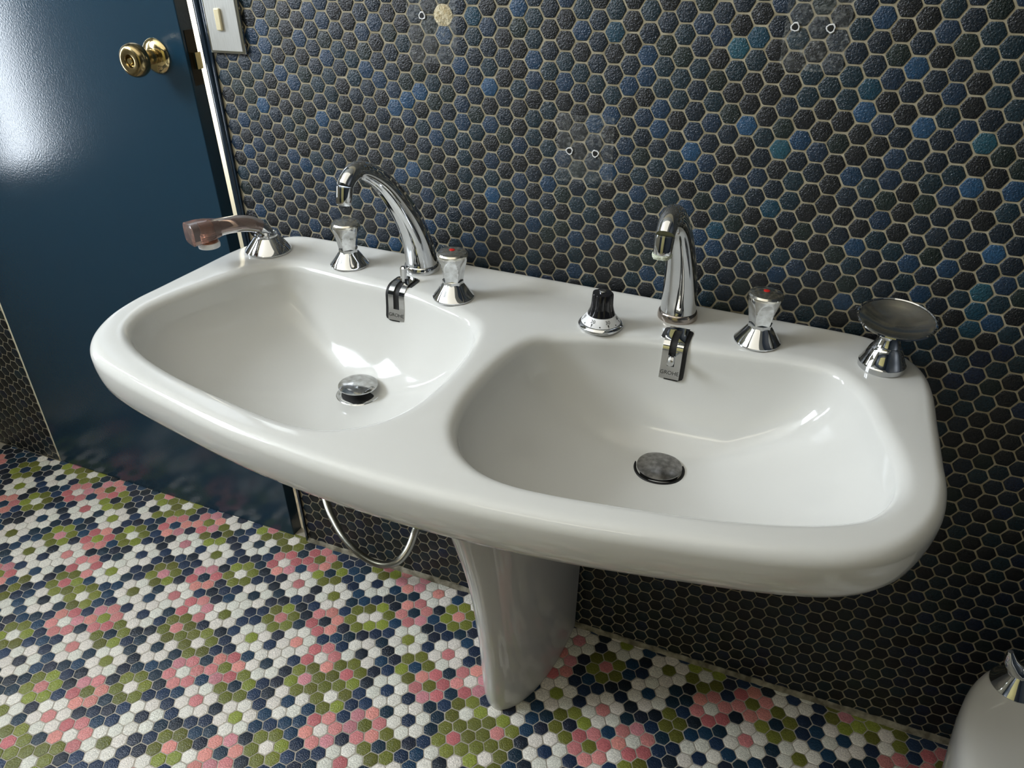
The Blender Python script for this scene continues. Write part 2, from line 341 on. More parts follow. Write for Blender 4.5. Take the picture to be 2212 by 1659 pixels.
# wall section above/around the door, hall behind the gap
mb = MB(); bx(mb, (XH, CE, 0), (XL-.05, -38, 4)); tag(mb.build('wall_above_door', M_DKW, sharp=30), kind='structure')
mb = MB(); bx(mb, (-60, CE, 14), (0, 45, 15)); bx(mb, (-60, CE, .5), (-49, 45, 1.5)); bx(mb, (-61, CE, .5), (-60, 45, 15)); bx(mb, (0, CE, .5), (1, 45, 15)); bx(mb, (-61, CE-1, .5), (1, CE, 15)); tag(mb.build('wall_hall', M_HALL, sharp=30), kind='structure')
mb = MB(); bx(mb, (-60, Y0+.4, 2), (0, Y0+1.2, 15)); tag(mb.build('floor_hall', M_HALL, sharp=30), kind='structure')

# ---------------------------------------------------------------- door, frame, knob, switch
def xs(x, y): return x+0.0165*y                   # door and jamb lean a little against the tiling
dr = empty('door_1', W(-34, Y0, 0.7)); dr['kind'] = 'structure'
def rel(o, par): o.parent = par; o.matrix_parent_inverse = par.matrix_world.inverted(); return o
bpy.context.view_layer.update()
V = []
for z_ in (0, 1.15):
    for x_, y_ in ((XH+.15, 42.25), (-20.2, 42.75), (-20.2, -38), (XH+.15, -38)): V.append(W(xs(x_, y_) if x_ > -30 else x_, y_, z_))
rel(obj('door_leaf', V, [[0,1,2,3],[7,6,5,4],[0,4,5,1],[1,5,6,2],[2,6,7,3],[3,7,4,0]], M_DOOR, smooth=False), dr)
bev = bpy.data.objects['door_leaf'].modifiers.new('b', 'BEVEL'); bev.width = 0.0015; bev.segments = 2
# jamb: a dark profile with a rounded lip
V = []; F = []
prof = [(-18.72, 3.5), (-18.72, -.02), (-18.62, -.14), (-18.40, -.18), (-18.22, -.18), (-18.16, -.10), (-18.05, -.14), (XL, -.16), (XL+.02, .02), (XL+.02, 3.5)]
ys = [-40, -10, 20, Y0+.2]
for y_ in ys:
    for i, (x_, z_) in enumerate(prof): V.append(W((x_ + 0.0165*y_*(1-i/9.0)) if i < 7 else x_, y_, z_))
for k_ in range(3):
    for i in range(9): F.append([k_*10+i, (k_+1)*10+i, (k_+1)*10+i+1, k_*10+i+1])
tag(obj('trim_2', V, F, M_FRAME, sharp=40), kind='structure')
# latch on the leaf edge
zc = 0.65; xe = xs(-20.2, 3.2)
mb = MB(); mb.box(*(lambda a, b_: ([min(i, j) for i, j in zip(a, b_)], [max(i, j) for i, j in zip(a, b_)]))(W(xe-.02, 1.4, zc-.4), W(xe+.03, 4.7, zc+.4)))
rel(mb.build('latch_plate', mat('darkened_bronze', (0.05, 0.04, 0.03), 0.35, 0.8), sharp=30), dr)
mb = MB(); mb.box(*(lambda a, b_: ([min(i, j) for i, j in zip(a, b_)], [max(i, j) for i, j in zip(a, b_)]))(W(xe, 2.7, zc-.2), W(xe+.35, 3.7, zc+.3)))
rel(mb.build('latch_bolt', M_BRASS2, sharp=30), dr)
kb = empty('door_knob', label='aged brass round door knob on the dark blue door', cat='door knob', mw=Matrix.Translation(W(-22.6, 2.95, 0)) @ Matrix.Rotation(math.radians(90), 4, 'X'))
MB().lathe([(1.06, 0), (1.08, .06), (1.02, .16), (.80, .30), (.56, .38), (.5, .40)], 64).build('rose', M_BRASS2, kb, P)
MB().lathe([(.46, .38), (.44, .6), (.42, .85), (.50, 1.05), (.72, 1.22), (.92, 1.42), (1.02, 1.68), (1.02, 1.92), (.94, 2.14), (.80, 2.27), (.60, 2.30), (.40, 2.26), (.34, 2.18), (.33, 2.02)], 72).build('knob', M_BRASS, kb, P)
MB().lathe([(.20, 2.0), (.20, 2.22), (.17, 2.27)], 32).build('lock_button', M_BRASS2, kb, P)
sw = empty('light_switch', label='brushed metal light switch plate with a cream rocker beside the door', cat='light switch', loc=W(-16.5, 0.3, 0))
def swb(name, x0, x1, y0_, y1_, d0, d1, m, bw):
    a, b_ = W(x0, y1_, -d0)-W(-16.5, .3, 0), W(x1, y0_, -d1)-W(-16.5, .3, 0)
    o = MB().box([min(i, j) for i, j in zip(a, b_)], [max(i, j) for i, j in zip(a, b_)]).build(name, m, sw, sharp=30)
    md = o.modifiers.new('b', 'BEVEL'); md.width = bw; md.segments = 3; return o
swb('backplate', -17.78, -15.12, -2.2, 2.52, 0.07, 0.28, M_CHR, 0.0012)
swb('cover', -17.60, -15.30, -2.05, 2.36, 0.27, 0.34, M_PLATE, 0.0005)
swb('rocker', -16.86, -16.42, -.02, 1.22, 0.33, 0.50, M_CREAM, 0.0022)

# ---------------------------------------------------------------- marks left on the wall
def plug(x, y, label):
    e = empty('wall_plug', label=label, cat='wall plug', group='screw plugs left in the tiled wall', mw=Matrix.Translation(W(x, y, -.05)) @ Matrix.Rotation(math.radians(90), 4, 'X'))
    MB().lathe([(.20, -.02), (.20, .05), (.165, .06), (.14, .05), (.14, -.0)], 20, mod=lambda a, i, h: 1+.09*math.sin(3*a+x)+.06*math.sin(7*a)).build('sleeve', M_WHT, e, P)
    MB().lathe([(.14, .052), (.001, .054)], 20).build('hole', M_DARK, e, P)
plug(16.26, -.01, 'pale screw plug with dark hole, left of the upper pair on the tiled wall')
plug(17.79, 0, 'pale screw plug with dark hole, right of the upper pair on the tiled wall')
plug(5.58, 6.51, 'pale screw plug with dark hole, left of the pair between the two faucets')
plug(7.05, 6.53, 'pale screw plug with dark hole, right of the pair between the two faucets')
plug(-2.98, .05, 'small screw plug just left of the missing tile')
def patch_marks(x0, y0_, x1, y1_, label):
    rng = random.Random(int(x0*10)); V = []; F = []
    def strip(a, b_, w_):
        n = 14
        for i in range(n):
            if rng.random() < .15: continue
            t0, t1 = i/n, (i+1)/n; k = len(V); ww = w_*rng.uniform(.5, 1.4)
            dx, dy = b_[0]-a[0], b_[1]-a[1]; l_ = math.hypot(dx, dy); nx, ny = -dy/l_*ww, dx/l_*ww
            for t, s_ in ((t0, -1), (t1, -1), (t1, 1), (t0, 1)):
                V.append(W(a[0]+dx*t+nx*s_, a[1]+dy*t+ny*s_, -.062))
            F.append([k, k+1, k+2, k+3])
    for a, b_ in (((x0, y0_), (x0, y1_)), ((x0, y1_), (x1, y1_)), ((x1, y1_), (x1, y0_)), ((x0, y0_), (x1, y0_))): strip(a, b_, .05)
    k = len(V); V.extend([W(x0, y0_, -.058), W(x1, y0_, -.058), W(x1, y1_, -.058), W(x0, y1_, -.058)]); F.append([k, k+1, k+2, k+3])
    tag(obj('adhesive_residue', V, F, M_RES, smooth=False), label, 'adhesive residue')
patch_marks(15.82, -1.6, 18.6, 1.81, 'square film of dried clear adhesive around the upper pair of screw plugs')
patch_marks(4.84, 4.61, 7.99, 8.17, 'square film of dried clear adhesive around the lower pair of screw plugs')
patch_marks(-3.9, -1.6, -1.0, 2.4, 'square film of dried clear adhesive around the missing tile')
# plaster in the missing tile
V = []; F = []; u0, w0 = -2*S3, 0
V.append(wall3(u0, w0, .05))
for r_ in (.2, .42, .56):
    for i in range(18):
        a = 2*math.pi*i/18; V.append(wall3(u0+r_*math.cos(a), w0+r_*math.sin(a)*1.0, .055-.04*(r_ > .45)+random.uniform(-.02, .03)))
F += [[0, 1+i, 1+(i+1) % 18] for i in range(18)]
for L_ in (0, 18): F += [[1+L_+i, 1+L_+18+i, 1+L_+18+(i+1) % 18, 1+L_+(i+1) % 18] for i in range(18)]
tag(obj('plaster_patch', V, F, M_PLASTER, sharp=60), 'beige raw plaster showing where one wall tile is missing', 'plaster patch')

# ---------------------------------------------------------------- the double washbasin
TH = math.atan(0.02533)
SINK = Matrix.Translation(W(4.663, 14.2+0.02533*4.663, 0)) @ Matrix.Rotation(TH, 4, 'Y')
def at(u, v, h=0, rot=0): return SINK @ Matrix.Translation((u*P, -v*P, h*P)) @ Matrix.Rotation(rot, 4, 'Z')
sink = empty('washbasin', mw=SINK, label='wide white ceramic double washbasin on a pedestal against the blue tiled wall', cat='washbasin')
half = [(0, .06), (6, .06), (12, .06), (16, .08), (18.0, .25), (19.5, 1.0), (20.45, 2.3), (20.85, 4.2), (20.95, 7), (21.05, 10), (21.1, 12.0), (20.75, 14.1), (19.75, 16.1), (18.2, 17.5), (15.8, 18.45), (12, 19.3), (8, 20.05), (4, 20.5), (0, 20.65)]
outl = half + [(-u, v) for u, v in half[-2:0:-1]]
outline = catmull(outl, 6, True)
def offs(poly, d):
    n = len(poly); out = []
    for i in range(n):
        a, b_ = Vector(poly[i-1]), Vector(poly[(i+1) % n]); t = (b_-a).normalized(); nn = Vector((t.y, -t.x))   # inward for this winding
        out.append((poly[i][0]+nn.x*d*-1, poly[i][1]+nn.y*d*-1))
    return out
area2 = sum(outline[i-1][0]*outline[i][1]-outline[i][0]*outline[i-1][1] for i in range(len(outline)))
SG_ = 1 if area2 > 0 else -1
def inset(poly, d): return offs(poly, d*SG_)
rimh = [(3.0, 6.35), (4.6, 5.75), (6.3, 5.15), (8.2, 4.75), (10.5, 4.55), (13, 4.3), (14.8, 4.15), (16.1, 4.35), (17.0, 5.1), (17.75, 6.4), (18.3, 8.2), (18.95, 10.4), (19.2, 12.2), (18.9, 13.7), (18.0, 15.1), (16.4, 16.1), (14.3, 16.9), (12.0, 17.5), (9, 18.05), (6.6, 18.4), (4.8, 18.45), (3.4, 18.05), (2.2, 17.1), (1.4, 15.7), (1.0, 13.8), (.95, 11.6), (1.1, 9.6), (1.45, 8.0), (2.05, 6.95)]
rim0 = catmull(rimh, 5, True)
DU, DV, DD = 9.1, 8.0, 5.75
def deckh(u, v):
    t = max(0, min(1, (1.5-v)/1.3)); return 0.30*t*t*(3-2*t)
def rimpoly(sg): return [(sg*u, v) for u, v in rim0]
FR = 0.55
def bdepth(t, r):
    x = 1-t; fl = DD*(1-0.1*t**2)
    return FR+(fl-FR)*max(0, 1-(1-x)**2.1)**.5
ptab = sorted((math.atan2(v-DV, u-DU), math.hypot(u-DU, v-DV)) for u, v in rim0)
def bowlh(u, v):
    a, d = math.atan2(v-DV, abs(u)-DU), math.hypot(abs(u)-DU, v-DV); n_ = len(ptab)
    for i in range(n_+1):
        a0, r0 = ptab[i-1] if i else (ptab[-1][0]-2*math.pi, ptab[-1][1]); a1, r1 = ptab[i] if i < n_ else (ptab[0][0]+2*math.pi, ptab[0][1])
        if a0 <= a <= a1: r = r0+(r1-r0)*(a-a0)/max(1e-9, a1-a0); break
    return -bdepth(min(1, d/r), r) if d < r else 0.0
# bowl rings
def bowl(mb_, sg):
    rp = rim0; n = len(rp)
    prof = []
    rings = []
    Tn = [0.10, .16, .24, .33, .43, .53, .62, .70, .77, .83, .88, .92, .95, .975, .99, 1.0]
    for t in Tn:
        ring = []
        for (u, v) in rp:
            du, dv = u-DU, v-DV; r = math.hypot(du, dv); s_ = (1-t)*r
            d = bdepth(t, r)
            ring.append((DU+du*t, DV+dv*t, -d))
        rings.append(ring)
    # fillet outward
    on = offs(rp, 1)  # normal offsets
    ar = sum(rp[i-1][0]*rp[i][1]-rp[i][0]*rp[i-1][1] for i in range(n)); q = -1 if ar > 0 else 1
    for k in range(1, 8):
        a = math.pi/2*k/7; o_ = FR*1.25*(1-math.cos(a)); h = -FR*(1-math.sin(a))
        pp = offs(rp, q*o_); rings.append([(u, v, h) for u, v in pp])
    V = [Vector((sg*u*P, -v*P, h*P)) for ring in rings for u, v, h in ring]; F = []
    for i in range(len(rings)-1):
        for j in range(n):
            k = (j+1) % n; F.append([i*n+j, i*n+k, (i+1)*n+k, (i+1)*n+j])
    mb_.add(V, F)
    return [(sg*u, v) for u, v, h in rings[-1]]
mb = MB()
holeR = bowl(mb, 1); holeL = bowl(mb, -1)
# outer edge rings
ER = 0.62
ins = [(ER*(1-math.sin(a)), -ER*(1-math.cos(a))) for a in [math.pi/2*k/8 for k in range(0, 9)]]
o_rings = []
for d, h in ins: o_rings.append([(u, v, h+deckh(u, v)) for u, v in inset(outline, d)])
for d, h in ((0.02, -1.1), (.10, -1.6), (.22, -2.05), (.42, -2.38), (.75, -2.55), (1.15, -2.5), (1.4, -2.2), (1.6, -1.6)):
    o_rings.append([(u, v, h) for u, v in inset(outline, d)])
n = len(outline); V = [Vector((u*P, -v*P, h*P)) for r_ in o_rings for u, v, h in r_]; F = []
for i in range(len(o_rings)-1):
    for j in range(n):
        k = (j+1) % n; F.append([i*n+j, (i+1)*n+j, (i+1)*n+k, i*n+k])
mb.add(V, F)
inner = [(u, v) for u, v, h in o_rings[0]]
def inside(p_, poly):
    x, y = p_; r_ = False; j = len(poly)-1
    for i in range(len(poly)):
        xi, yi = poly[i]; xj, yj = poly[j]
        if (yi > y) != (yj > y) and x < (xj-xi)*(y-yi)/(yj-yi)+xi: r_ = not r_
        j = i
    return r_
def fill(outer, holes, hf, mb_, step=.6):
    pts = [Vector(p_) for p_ in outer]; cons = [list(range(len(outer)))]
    for h_ in holes:
        k = len(pts); pts += [Vector(p_) for p_ in h_]; cons.append(list(range(k, k+len(h_))))
    edges = []
    for c_ in cons: edges += [(c_[i], c_[(i+1) % len(c_)]) for i in range(len(c_))]
    u = -20.5
    while u < 20.6:
        v = .3
        while v < 20.5:
            p_ = (u, v)
            if inside(p_, outer) and not any(inside(p_, h_) for h_ in holes):
                if min((q_[0]-u)**2+(q_[1]-v)**2 for q_ in [outer[i] for i in range(0, len(outer))]) > .12: pts.append(Vector(p_))
            v += step
        u += step
    vo, _, fo, _, _, _ = delaunay_2d_cdt(pts, edges, [], 0, 1e-5)
    V = [Vector((q_.x*P, -q_.y*P, hf(q_.x, q_.y)*P)) for q_ in vo]; F = []
    for f_ in fo:
        c_ = sum((vo[i] for i in f_), Vector((0, 0)))/len(f_)
        if inside(c_, outer) and not any(inside(c_, h_) for h_ in holes): F.append(list(f_))
    mb_.add(V, F)
fill(inner, [holeR, holeL], deckh, mb)
# underside
lowr = [(u, v) for u, v, h in o_rings[-1]]
bigR = [(u*1.0, v) for u, v in rim0]
def under(u, v):
    dm = min(bowlh(u+a, v+b_) for a, b_ in ((0, 0), (.8, 0), (-.8, 0), (0, .8), (0, -.8), (.5, .5), (-.5, -.5), (.5, -.5), (-.5, .5)))
    return min(-1.6, dm-.75)
fill(lowr, [], under, mb, .9)
bm = bmesh.new(); me_ = bpy.data.meshes.new('tmp'); me_.from_pydata([tuple(v) for v in mb.V], [], mb.F); bm.from_mesh(me_)
bmesh.ops.remove_doubles(bm, verts=bm.verts, dist=0.00008); bmesh.ops.recalc_face_normals(bm, faces=bm.faces)
me = bpy.data.meshes.new('basin'); bm.to_mesh(me); bvh = BVHTree.FromBMesh(bm); bm.free()
me.shade_smooth(); me.set_sharp_from_angle(angle=math.radians(60)); me.materials.append(M_CER)
basin = bpy.data.objects.new('basin', me); COL.objects.link(basin); basin.parent = sink
# pedestal
lv = [(-28.85, 9.2, 2.9), (-28.3, 9.4, 3.0), (-26.2, 9.7, 3.02), (-23, 10.1, 3.05), (-20.9, 10.45, 3.1), (-17.4, 11.1, 3.25), (-14.9, 11.7, 3.5), (-12.3, 12.5, 3.9), (-9.5, 13.5, 4.3), (-7.5, 14.4, 4.6), (-5.5, 15.5, 4.9), (-3.8, 16.6, 5.2), (-2.0, 17.6, 5.6)]
V = []; F = []; n = 56
for h, D_, W_ in catmull(lv, 3):
    for j in range(n):
        a = math.pi*j/(n-1); c_, s_ = math.cos(a), math.sin(a)
        V.append(Vector(((.35+(W_-.25)*math.copysign(abs(c_)**(2/1.85), c_))*P, -(0.35+(D_-.35)*abs(s_)**(2/2.4))*P, h*P)))
        q_ = V[-1]; q_.z = min(q_.z, (under(q_.x/P, -q_.y/P)+.1)*P)
m_ = len(V)//n
for i in range(m_-1):
    for j in range(n):
        k = (j+1) % n; F.append([i*n+j, i*n+k, (i+1)*n+k, (i+1)*n+j])
F.append(list(range(n)))
obj('pedestal', V, F, M_CER, sink, sharp=60)
# overflow / pop-up plates with lever
def surf(u, v, frm):
    """point and normal of the basin surface seen from frm (sink units) through (u, v, h)"""
    o_ = Vector((frm[0]*P, -frm[1]*P, frm[2]*P)); d = (Vector((u[0]*P, -u[1]*P, u[2]*P))-o_).normalized()
    loc_, nrm, _, _ = bvh.ray_cast(o_, d)
    if nrm.dot(d) > 0: nrm = -nrm
    return loc_, nrm
def plate(uc, lever_t, label):
    root = empty('pop_up_lever', label=label, cat='waste lever', group='waste lever plates on the washbasin', mw=at(uc, 3.9, 0))
    inv = root.matrix_world.inverted() @ SINK
    org = (uc, 7.5, 3.5)
    path = []
    for k in range(60):
        a = k/59; tgt = (uc, 3.25, 0) if a == 0 else None
        ang = math.radians(-36-a*53) ; d = (uc, org[1]-math.cos(ang)*5*1.0, org[2]+math.sin(ang)*5)
        path.append(surf(d, None, org))
    # keep from v = 3.25 downward about 3.9 units of arc
    pts = [p_ for p_, _ in path]; 
    start = 0
    while start < 58 and -pts[start].y/P < 3.0: start += 1
    arc = [0]; 
    for i in range(start+1, 60): arc.append(arc[-1]+(pts[i]-pts[i-1]).length/P)
    LEN = 3.5
    def sample(s_):
        s_ = max(0, min(arc[-1]-1e-6, s_))
        for i in range(len(arc)-1):
            if arc[i+1] >= s_:
                f = (s_-arc[i])/max(1e-9, arc[i+1]-arc[i]); a, b_ = path[start+i], path[start+i+1]
                return a[0].lerp(b_[0], f), a[1].lerp(b_[1], f).normalized()
    def strip(mb_, s0, s1, x0, x1, h0, h1, n=18, rc=0.0):
        V = []; F = []
        for i in range(n+1):
            s_ = s0+(s1-s0)*i/n; p_, nn = sample(s_)
            e0 = 0
            if rc: 
                e0 = max(0, rc-min(s_-s0, s1-s_)); e0 = rc-math.sqrt(max(0, rc*rc-e0*e0)) if e0 > 0 else 0
            for x, h in ((x0+e0*(x0 < 0), h0), (x0+e0*(x0 < 0), h1), (x1-e0*(x1 > 0), h1), (x1-e0*(x1 > 0), h0)):
                V.append(inv @ (p_+Vector((x*P, 0, 0))+nn*(h*P)))
        for i in range(n):
            for j in range(4):
                k = (j+1) % 4; F.append([4*i+j, 4*i+k, 4*i+4+k, 4*i+4+j])
        F += [[0, 1, 2, 3], [4*n+3, 4*n+2, 4*n+1, 4*n]]
        mb_.add(V, F)
    m1 = MB(); strip(m1, -.0, LEN, -.76, .76, .005, .03, 26, .3); m1.build('recess', M_DARK, root, sharp=30)
    m2 = MB()
    strip(m2, .06, LEN-.10, -.53, -.19, .03, .12, 26); strip(m2, .06, LEN-.10, .19, .53, .03, .12, 26)
    strip(m2, .06, .45, -.19, .19, .03, .12, 6); strip(m2, LEN-.80, LEN-.10, -.19, .19, .03, .12, 6)
    m2.build('plate', M_CHR, root, sharp=30)
    # lever pin standing out of the slot
    p_, nn = sample(lever_t*LEN); m3 = MB(); q_ = nn.to_track_quat('Z', 'Y').to_matrix().to_4x4()
    m3.lathe([(.19, 0), (.19, .95), (.13, 1.04)], 8, T=inv @ Matrix.Translation(p_) @ q_ @ Matrix.Scale(P, 4)); m3.build('lever', M_CHR, root, sharp=30)
    p_, nn = sample(LEN-.42); xa = Vector((1, 0, 0)); ya = nn.cross(xa).normalized()
    T = Matrix((xa, ya, nn)).transposed().to_4x4(); T.translation = p_+nn*(.122*P)
    Vt, Ft = text_mesh('GROHE', .30*P, .0001); obj('engraving', [inv @ T @ v for v in Vt], Ft, M_DARK, root, smooth=False)
plate(8.45, .60, 'chrome slotted waste lever plate below the right faucet')
plate(-7.95, .22, 'chrome slotted waste lever plate below the left faucet with its pin up')
# drain stoppers
def drain(u, lift, m, label):
    e = empty('drain_stopper', label=label, cat='drain stopper', group='round metal drain stoppers in the two bowls', mw=at(u, DV, -DD))
    MB().lathe([(1.36, .03), (1.30, .09), (1.18, .06), (1.0, -.2), (.2, -.25), (.001, -.25)], 56).build('drain_ring', M_DARK if lift < .4 else M_CHRW, e, P)
    MB().lathe([(1.05, .02), (1.0, .05), (.2, .06)], 40).build('drain_well', M_DARK, e, P)
    MB().lathe([(.16, -.1), (.16, lift)], 16).build('stem', M_CHRW, e, P)
    h = .12+lift
    MB().lathe([(.3, h-.06), (1.10, h-.03), (1.17, h+.02), (1.16, h+.07), (1.0, h+.14), (.7, h+.21), (.35, h+.25), (.001, h+.26)], 64).build('cap', m, e, P)
drain(9.1, .06, M_CAP, 'scratched grey metal stopper closed over the right bowl drain')
drain(-9.1, .50, M_CHRW, 'chrome stopper raised over the left bowl drain')

# ---------------------------------------------------------------- faucets
def faucet(u, rot, label, scale_ring):
    e = empty('faucet', label=label, cat='faucet', group='tall curved chrome faucets', mw=at(u, 1.67, deckh(u, 1.67), rot))
    MB().lathe([(1.08, 0), (1.09, .08), (1.07, .30), (1.02, .40), (.98, .44), (.9, .46)], 64).build('base_ring', M_NICK if scale_ring else M_CHR, e, P)
    path = [(0, .3), (.06, .9), (.36, 2.1), (1.02, 3.5), (1.98, 4.9), (3.12, 6.2), (4.25, 7.05), (5.15, 7.40), (5.80, 7.22), (6.2, 6.85)]
    rad = [.97, .95, .89, .81, .72, .62, .54, .48, .455, .435]
    pr = catmull([(a, b_, r_) for (a, b_), r_ in zip(path, rad)], 7)
    def mod(a, s_):
        w_ = math.sin(math.pi*min(1, max(0, (s_-.06)/.75)))**.6 if .06 < s_ < .81 else 0
        return 1-.075*w_*(max(0, math.cos(3*(a+math.pi/2)))**2)
    mb_ = MB(); mb_.tube([Vector((0, -a, b_)) for a, b_, r_ in pr], [r_ for a, b_, r_ in pr], 48, mod)
    mb_.build('spout', M_CHR, e, P, sharp=50)
    t0 = Vector((0, -6.2, 6.85)); t1 = Vector((0, -6.42, 5.92)); mb_ = MB()
    mb_.tube([t0, t0.lerp(t1, .04), t0.lerp(t1, .05), t0.lerp(t1, .5), t0.lerp(t1, .93), t1], [.435, .435, .45, .435, .40, .36], 40)
    mb_.build('aerator', M_CHR, e, P, sharp=40)
    # little slotted screw on the front of the foot
    T = Matrix.Translation((0, -.90, 1.15)) @ Matrix.Rotation(math.radians(82), 4, 'X')
    sc = MB().lathe([(.16, -.05), (.16, .05), (.13, .08)], 24, T=T).build('screw', M_SATIN, e, P)
    T2 = T @ Matrix.Rotation(.5, 4, 'Z'); b2 = MB().box((-.13, -.02, .082), (.13, .02, .09)); b2.V = [T2 @ v for v in b2.V]; b2.build('screw_slot', M_DARK, sc, P, sharp=30)
    if scale_ring:
        MB().lathe([(.30, -.10), (.42, -.06), (.45, .04), (.43, .10), (.38, .12)], 40, T=Matrix.Translation(t1+Vector((0, 0, .03))), mod=lambda a, i, h: 1+.05*math.sin(5*a)+.04*math.sin(11*a+i)).build('scale_crust', M_SCALE, e, P)
faucet(7.95, 0, 'chrome curved faucet over the right bowl with lime crust on its outlet', True)
faucet(-7.95, math.radians(-7), 'chrome curved faucet over the left bowl', False)

# ---------------------------------------------------------------- handles
def cone_base(e, m, r0=1.19):
    MB().lathe([(r0-.03, 0), (r0, .03), (r0, .10), (r0-.06, .16), (.95, .40), (.76, .66), (.64, .82), (.58, .90), (.56, .93)], 72).build('cone_base', m, e, P, sharp=25)
def handle(u, v, rot, label, dot):
    e = empty('tap_handle', label=label, cat='tap handle', group='chrome tap handles on cone bases', mw=at(u, v, deckh(u, v), rot))
    cone_base(e, M_CHR)
    MB().lathe([(.58, .86), (.61, .88), (.61, 1.07), (.55, 1.09)], 8).build('collar', M_CHR, e, P, sharp=20)
    V = []; F = []; n = 100; lev = [i/26 for i in range(27)]
    for i, t in enumerate(lev):
        h = 1.06+t*1.48
        rc = .60+.27*t; ap = .49+.20*t+.24*t**3
        for j in range(n):
            a = 2*math.pi*j/n; ph = (a+math.pi/5) % (2*math.pi/5)-math.pi/5
            rf = ap/math.cos(ph) - .06*math.cos(ph*2.5)*t*(1-t)*2
            V.append(Vector((min(rc, rf)*math.cos(a), min(rc, rf)*math.sin(a), h)))
    for i in range(26):
        for j in range(n):
            k = (j+1) % n; F.append([i*n+j, i*n+k, (i+1)*n+k, (i+1)*n+j])
    obj('knob', [v_*P for v_ in V], F, M_CHRW, e, sharp=14)
    MB().lathe([(.87, 2.53), (.885, 2.57), (.875, 2.66), (.80, 2.75), (.6, 2.82), (.3, 2.86), (.001, 2.87)], 72).build('cap', M_SATIN, e, P, sharp=30)
    if dot: MB().lathe([(.16, 2.84), (.155, 2.885), (.10, 2.91), (.001, 2.92)], 24).build('hot_dot', M_RED, e, P)
handle(-12.4, 2.83, math.radians(95), 'chrome fluted tap handle left of the left faucet, without a red dot', False)
handle(-4.4, 4.45, math.radians(-72), 'chrome fluted tap handle with red dot right of the left faucet', True)
handle(12.4, 2.83, math.radians(-72), 'chrome fluted tap handle with red dot right of the right faucet', True)
# thermostat
e = empty('thermostat_knob', label='black fluted thermostat knob on a white numbered dial, left of the right faucet', cat='thermostat knob', mw=at(4.4, 4.45, 0, math.radians(14)))
MB().lathe([(1.16, 0), (1.20, .06), (1.20, .16), (1.12, .26), (1.05, .30)], 72).build('chrome_rim', M_CHR, e, P)
MB().lathe([(1.06, .28), (1.04, .33), (.74, .72), (.70, .72)], 72).build('dial', M_WHT, e, P)
def on_dial(a, t, obj_):                       # a: angle from front, t: 0 bottom .. 1 top of the dial cone
    r_ = 1.045+(0.74-1.045)*t; h = .325+(.72-.325)*t
    out = Vector((math.sin(a), -math.cos(a), 0)); sl = Vector((0, 0, 1))*.395-out*(-.305)*-1
    yb = (Vector((0, 0, .395))-out*.305).normalized(); xb = Vector((math.cos(a), math.sin(a), 0)); nb = xb.cross(yb)
    T = Matrix((xb, yb, nb)).transposed().to_4x4(); T.translation = (out*r_+Vector((0, 0, h)))+nb*.004; return T
mk = MB()
for txt, a in (('20', -27), ('30', 27), ('10', -81), ('40', 81)):
    Vt, Ft = text_mesh(txt, .27, .003); T = on_dial(math.radians(a), .60, None); mk.add([T @ v for v in Vt], Ft)
    T = on_dial(math.radians(a), .17, None); mk.add([T @ Vector(p_) for p_ in ((-.045, .09, .004), (.045, .09, .004), (0, -.11, .004))], [[0, 2, 1]])
for a in (0, 54, -54, 108, -108):
    T = on_dial(math.radians(a), .14, None); mk.add([T @ Vector((.04*math.cos(k*.785), .04*math.sin(k*.785), .004)) for k in range(8)], [list(range(8))])
mk.build('dial_marks', M_DARK, e, P, smooth=False)
kn = MB().lathe([(.72, .70), (.73, .76), (.66, .98), (.60, 1.25), (.57, 1.86), (.54, 1.93), (.40, 1.96), (.001, 1.96)], 98, mod=lambda a, i, h: 1-(.10*(1-abs(math.cos(3.5*a))**.7) if h > .9 else 0)).build('knob', M_BLK, e, P, sharp=22)
MB().lathe([(.2, 1.95), (.2, 2.03), (.16, 2.06), (.001, 2.06)], 32).build('screw_cap', M_CHRW, kn, P)
# soap dish
e = empty('soap_dish', label='chrome soap dish on a pedestal at the right end of the washbasin', cat='soap dish', mw=at(18.4, 3.1, 0))
MB().lathe([(1.06, 0), (1.10, .05), (1.10, .30), (1.05, .36), (.90, .72), (.74, 1.08), (.655, 1.20), (.63, 1.20), (.60, 1.24), (.62, 1.28), (.585, 1.34), (.50, 1.60), (.46, 1.80), (.52, 2.05), (.6, 2.2)], 72).build('stand', M_CHR, e, P, sharp=25)
T = Matrix.Translation((0.05, -.25, 2.74)) @ Matrix.Rotation(math.radians(8), 4, 'X')
prof = [(.001, -.56), (.45, -.54), (.95, -.40), (1.40, -.17), (1.70, .0), (1.735, .04), (1.70, .06), (1.62, .03), (1.35, -.10), (.95, -.26), (.5, -.37), (.001, -.41)]
MB().lathe(prof, 84, T=T).build('dish', M_SATIN, e, P, sharp=50)
MB().lathe([(1.66, -.02), (1.74, -.02), (1.79, .03), (1.77, .09), (1.71, .11), (1.66, .07)], 84, T=T, cap=(False, False)).build('dish_rim', M_CHR, e, P)
